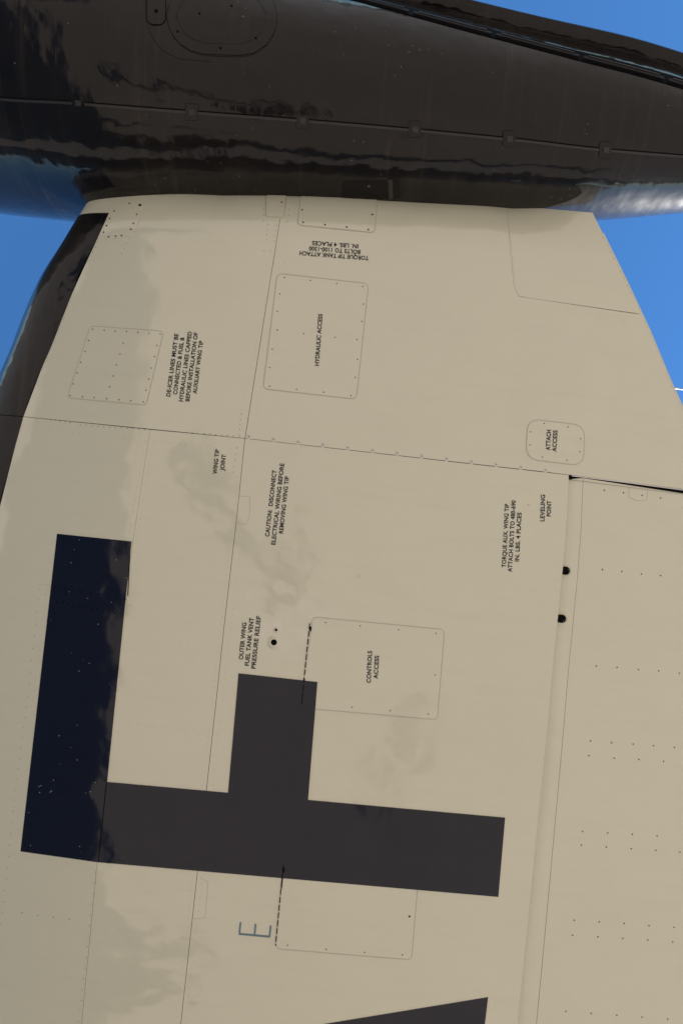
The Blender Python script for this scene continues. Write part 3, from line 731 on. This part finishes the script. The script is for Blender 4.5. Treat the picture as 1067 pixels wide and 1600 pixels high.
# recessed opening beside the wing
rc = quad_patch('recess', [(534, 283), (625, 281), (627, 310), (533, 310)], tank_map, 0.0012, 0.004, GROOVE, tank, 6, step=6)
quad_patch('recess_strap', [(606, 280), (613, 280), (614, 310), (607, 310)], tank_map, 0.004, 0.004, BLACKP, rc, 0, step=5)
screw(576, 291, tank_map, rc, 0.007, STEEL, off=0.0015)
# outboard chine: rubber seal in segments, then a strake standing proud
E1 = [tank_xt(*p) for p in [(557, 1), (700, 40), (830, 74), (960, 108), (1067, 138)]]
EF = pchip(E1)
e_th = lambda x: EF(min(max(x, -0.35), 1.33)) + 0.0
def strake(name, x0, x1, off0, off1, th_a, th_b, material, parent, n=40):
    """solid longitudinal strip: inner radius offset off0, outer off1, between the two girth angles"""
    V = []; Fc = []
    for i in range(n+1):
        x = x0+(x1-x0)*i/n; r = max(TR(x), 0.05)
        V += [tank_p(x, th_a(x), off0), tank_p(x, th_a(x), off1), tank_p(x, th_b(x), off1), tank_p(x, th_b(x), off0)]
    for i in range(n):
        for k in range(4): Fc.append([4*i+k, 4*i+(k+1) % 4, 4*i+4+(k+1) % 4, 4*i+4+k])
    Fc += [[0, 1, 2, 3], [4*n+k for k in range(4)]]
    return obj(name, V, Fc, material, parent, smooth=False)
seg = [(-1.55, -1.02), (-0.995, -0.45), (-0.425, 0.065), (0.085, 0.405), (0.425, 0.77), (0.79, 1.135), (1.155, 1.5), (1.52, 1.9)]
strake('chine_groove', -1.6, 1.95, -0.006, 0.003, lambda x: e_th(x)+0.004/TR(x), lambda x: e_th(x)-0.052/TR(x), DARK, tank, 50)
for x0, x1 in seg:
    strake('chine_seal', x0, x1, -0.004, 0.009, lambda x: e_th(x)-0.008/TR(x), lambda x: e_th(x)-0.020/TR(x), RUBBER, tank, 12)
    strake('chine_lip', x0+0.02, x1-0.02, -0.004, 0.012, lambda x: e_th(x)-0.0205/TR(x), lambda x: e_th(x)-0.024/TR(x), BLACKP, tank, 12)
strake('strake', -1.6, 2.0, -0.02, 0.055, lambda x: e_th(x)-0.150/TR(x), lambda x: e_th(x)-0.162/TR(x), TANK, tank, 50)

# ---------------------------------------------------------------- the rest of the airplane, out of the picture but mirrored in the paint
GREY = paint('grey_fuselage_paint', (0.10, 0.105, 0.115), wav=0.8)
TYRE, _, _ = mat('tyre_rubber', (0.02, 0.02, 0.02), 0.8, spec=0.3)
def lathe_x(name, prof, cy, cz, material, parent, m=40, sy=1.0, sz=1.0):
    f = pchip(prof); x0, x1 = prof[0][0], prof[-1][0]; n = 60; V = []; Fc = []
    for i in range(n+1):
        t = 0.5-0.5*math.cos(math.pi*i/n); x = x0+(x1-x0)*t; r = max(f(x), 0.004)
        for k in range(m): V.append((x, cy+sy*r*math.sin(k*2*math.pi/m), cz+sz*r*math.cos(k*2*math.pi/m)))
    for i in range(n):
        for k in range(m): Fc.append([i*m+k, i*m+(k+1) % m, (i+1)*m+(k+1) % m, (i+1)*m+k])
    return obj(name, V, Fc, material, parent)
lathe_x('fuselage', [(-10.5, 0), (-9.6, 0.75), (-7.5, 1.3), (-3, 1.55), (3, 1.5), (8, 1.0), (12, 0.35), (13, 0.0)], 13.2, 3.6, GREY, air, sz=1.15)
nac = lathe_x('engine_nacelle', [(-5.2, 0.55), (-5.0, 0.72), (-4.0, 0.82), (-1.0, 0.80), (2.0, 0.5), (4.0, 0.05)], 7.6, 4.35, GREY, air)
def wheel_x(cx, cy, cz, R, W, parent):
    prof = [(0.30, W*0.30), (0.62, W*0.34), (0.66, W*0.46), (0.90, W*0.5), (1.0, W*0.28), (1.0, -W*0.28), (0.90, -W*0.5), (0.66, -W*0.46), (0.62, -W*0.34), (0.30, -W*0.30)]
    V = []; Fc = []; m = 32
    for f, w in prof:
        for k in range(m): V.append((cx+R*f*math.cos(k*2*math.pi/m), cy+w, cz+R*f*math.sin(k*2*math.pi/m)))
    n = len(prof)
    for j in range(n):
        for k in range(m): Fc.append([j*m+k, j*m+(k+1) % m, ((j+1) % n)*m+(k+1) % m, ((j+1) % n)*m+k])
    return obj('main_wheel', V, Fc, TYRE, parent)
def tube(name, a, b, r0, r1, material, parent, m=14):
    a, b = Vector(a), Vector(b); d = (b-a).normalized(); u = d.orthogonal().normalized(); v = d.cross(u); V = []
    for q, r in ((a, r0), (b, r1)):
        for k in range(m): V.append(q+(u*math.cos(k*2*math.pi/m)+v*math.sin(k*2*math.pi/m))*r)
    return obj(name, V, [[k, (k+1) % m, m+(k+1) % m, m+k] for k in range(m)]+[list(range(m)), list(range(m, 2*m))], material, parent)
tube('gear_strut', (-0.6, 7.35, 3.8), (-0.6, 7.35, 0.45), 0.13, 0.09, STEEL, air)
tube('axle', (-0.6, 7.3, 0.45), (-0.6, 7.85, 0.45), 0.06, 0.06, STEEL, air)
wheel_x(-0.6, 7.68, GZ+0.69, 0.69, 0.42, air)

# ---------------------------------------------------------------- far-off wood round the airfield (seen only mirrored in the tank)
LEAF, lb, lnt = mat('dark_conifer', (0.035, 0.045, 0.025), 0.9, spec=0.2)
lnt.links.new(mixc(lnt, noise(lnt, mapping(lnt), 0.3, 3), (0.02, 0.03, 0.016), (0.06, 0.07, 0.035)), lb.inputs['Base Color'])
V = []; Fc = []
for i in range(420):
    a = random.uniform(0, 2*math.pi); d = random.uniform(170, 260); h = random.uniform(9, 20); r = h*random.uniform(0.2, 0.33); cx, cy = d*math.cos(a), d*math.sin(a)
    for t in range(4):                               # tiers of a conifer
        z0 = h*(0.06+0.22*t); z1 = z0+h*0.36; rr = r*(1-0.22*t); k = len(V); m = 9
        for q in range(m):
            f = rr*random.uniform(0.75, 1.15); V.append((cx+f*math.cos(q*2*math.pi/m), cy+f*math.sin(q*2*math.pi/m), GZ+z0+random.uniform(-.3, .3)))
        V.append((cx, cy, GZ+min(z1, h))); Fc += [[k+q, k+(q+1) % m, k+m] for q in range(m)]
    k = len(V)
    for q in range(6): V.append((cx+0.3*math.cos(q), cy+0.3*math.sin(q), GZ-0.1))
    V.append((cx, cy, GZ+h*0.5)); Fc += [[k+q, k+(q+1) % 6, k+6] for q in range(6)]
w = obj('distant_wood', V, Fc, LEAF, smooth=False, kind='stuff'); w['label'] = 'far-off dark conifer wood along the edge of the airfield'; w['category'] = 'wood'

# ---------------------------------------------------------------- the photographer, whose shadow and mirror image lie in the glossy paint
CLOTH, cb, cnt = mat('dark_jacket', (0.03, 0.033, 0.045), 0.9, spec=0.2)
JEANS, _, _ = mat('blue_jeans', (0.035, 0.05, 0.09), 0.9, spec=0.2)
SKIN, _, _ = mat('skin', (0.50, 0.30, 0.21), 0.5); HAIR, _, _ = mat('brown_hair', (0.03, 0.02, 0.013), 0.6); SHOE, _, _ = mat('black_shoe', (0.02, 0.02, 0.02), 0.6)
def person():
    F = Vector((-0.16, 0.62, GZ))                     # between the feet; he faces outboard (-Y) and leans back, arms raised to the camera
    J = {}; E = []; order = []
    def j(k, p, r, frm=None):
        J[k] = len(order); order.append((F+Vector(p), r))
        if frm: E.append((J[frm], J[k]))
    j('pelvis', (0, 0.02, 0.96), 0.135); j('waist', (0, 0.0, 1.10), 0.125, 'pelvis'); j('chest', (0, -0.02, 1.30), 0.150, 'waist'); j('upper', (0, -0.02, 1.43), 0.11, 'chest')
    j('neck', (0, -0.03, 1.52), 0.055, 'upper'); j('jaw', (0, -0.06, 1.60), 0.075, 'neck'); j('head', (0, -0.03, 1.68), 0.092, 'jaw'); j('crown', (0, 0.02, 1.745), 0.072, 'head')
    for s, n in ((-1, 'l'), (1, 'r')):
        j('hip'+n, (s*0.10, 0.02, 0.90), 0.098, 'pelvis'); j('knee'+n, (s*0.12, -0.03, 0.50), 0.060, 'hip'+n); j('calf'+n, (s*0.125, 0.02, 0.36), 0.058, 'knee'+n); j('ankle'+n, (s*0.13, 0.03, 0.10), 0.042, 'calf'+n)
        j('ball'+n, (s*0.15, -0.12, 0.04), 0.042, 'ankle'+n); j('toe'+n, (s*0.155, -0.18, 0.035), 0.035, 'ball'+n)
        j('sh'+n, (s*0.19, -0.03, 1.43), 0.066, 'upper'); j('elb'+n, (s*0.24, -0.25, 1.32), 0.046, 'sh'+n); j('wri'+n, (s*0.06+0.16, -0.50, 1.50), 0.028, 'elb'+n)
        j('palm'+n, (s*0.055+0.16, -0.56, 1.545), 0.030, 'wri'+n)
        for k in range(4):                           # four fingers curled round the body of the camera, thumb from the side of the palm
            o = -0.027+0.018*k; L = (0.85, 1.0, 0.95, 0.75)[k]
            j(f'f{k}a'+n, (s*0.050+0.16, -0.56+o, 1.575), 0.0095, 'palm'+n); j(f'f{k}b'+n, (s*0.040+0.16, -0.56+o, 1.575+0.032*L), 0.0085, f'f{k}a'+n)
            j(f'f{k}c'+n, (s*0.022+0.16, -0.56+o, 1.58+0.043*L), 0.0078, f'f{k}b'+n)
        j('t1'+n, (s*0.040+0.16, -0.52, 1.55), 0.0115, 'palm'+n); j('t2'+n, (s*0.018+0.16, -0.51, 1.575), 0.0098, 't1'+n)
    me = bpy.data.meshes.new('person'); me.from_pydata([tuple(p) for p, r in order], E, []); me.update()
    o = bpy.data.objects.new('person', me); C.objects.link(o)
    sk = o.modifiers.new('skin', 'SKIN'); sk.use_smooth_shade = True
    me.skin_vertices
    for v, (p, r) in zip(me.skin_vertices[0].data, order): v.radius = (r, r)
    me.skin_vertices[0].data[0].use_root = True
    sb = o.modifiers.new('sub', 'SUBSURF'); sb.levels = 1; sb.render_levels = 1
    dg = bpy.context.evaluated_depsgraph_get(); m2 = bpy.data.meshes.new_from_object(o.evaluated_get(dg)); bpy.data.objects.remove(o)
    m2.materials.clear()
    for mm in (CLOTH, JEANS, SKIN, SHOE): m2.materials.append(mm)
    for q in m2.polygons:
        c = q.center-F; q.use_smooth = True
        q.material_index = 3 if c.z < 0.085 else 1 if c.z < 1.0 and c.y > -0.3 else 2 if (c.z > 1.53 and c.y > -0.3) or c.y < -0.505 else 0
    b = bpy.data.objects.new('person', m2); C.objects.link(b)
    b['label'] = 'photographer in dark jacket and jeans, mirrored dimly in the wing, holding a camera up'; b['category'] = 'person'
    V = []; Fc = []; n = 16                          # hair: a cap over the back and top of the head
    for a in range(9):
        th = a/8*1.75
        for k in range(n):
            t = k*2*math.pi/n; V.append(F+Vector((0.088*math.sin(th)*math.cos(t), 0.015+0.105*math.sin(th)*math.sin(t)+0.02*math.cos(th), 1.69+0.105*math.cos(th)*(1 if math.sin(t) > -0.3 else 1))))
    for a in range(8):
        for k in range(n):
            if a > 4 and math.sin((k+.5)*2*math.pi/n) < -0.2: continue
            Fc.append([a*n+k, a*n+(k+1) % n, (a+1)*n+(k+1) % n, (a+1)*n+k])
    obj('hair', V, Fc, HAIR, b)
    V = []; Fc = []
    nose = [(0, -0.155, 1.635), (-0.014, -0.128, 1.625), (0.014, -0.128, 1.625), (0, -0.122, 1.68)]
    obj('nose', [F+Vector(v) for v in nose], [[0, 1, 2], [0, 2, 3], [0, 3, 1], [1, 3, 2]], SKIN, b)
    for s in (-1, 1):
        obj('ear', [F+Vector((s*0.088, -0.02+0.02*math.cos(t*0.785), 1.655+0.032*math.sin(t*0.785))) for t in range(8)]+[F+Vector((s*0.098, -0.012, 1.655))], [[t, (t+1) % 8, 8] for t in range(8)], SKIN, b)
        obj('eye', [F+Vector((s*0.032, -0.118, 1.668))+Vector((0.013*math.cos(t), -0.004, 0.008*math.sin(t))) for t in (0, 1, 2, 3, 4, 5)], [[0, 1, 2, 3, 4, 5]], HAIR, b)
    return F
person()
# his camera: body, grip and lens pointing straight up, the lens front just under the viewpoint
def box(name, c, h, material, parent=None, bev=0.006):
    bm = bmesh.new(); bmesh.ops.create_cube(bm, size=1)
    for v in bm.verts: v.co = Vector((c[0]+v.co.x*2*h[0], c[1]+v.co.y*2*h[1], c[2]+v.co.z*2*h[2]))
    bmesh.ops.bevel(bm, geom=bm.edges[:], offset=bev, segments=2, affect='EDGES')
    me = bpy.data.meshes.new(name); bm.to_mesh(me); bm.free(); me.materials.append(material); o = bpy.data.objects.new(name, me); C.objects.link(o); o.parent = parent; return o
cb_ = box('photo_camera', (0, 0.03, CZ-0.145), (0.065, 0.045, 0.028), BLACKP)
cb_['label'] = 'black camera held up in the hands of the photographer'; cb_['category'] = 'camera'
tube('lens', (0, 0.02, CZ-0.12), (0, 0.0, CZ-0.035), 0.033, 0.038, BLACKP, cb_, 24)
box('grip', (0.06, 0.03, CZ-0.12), (0.016, 0.04, 0.02), RUBBER, cb_)
bpy.context.view_layer.update()
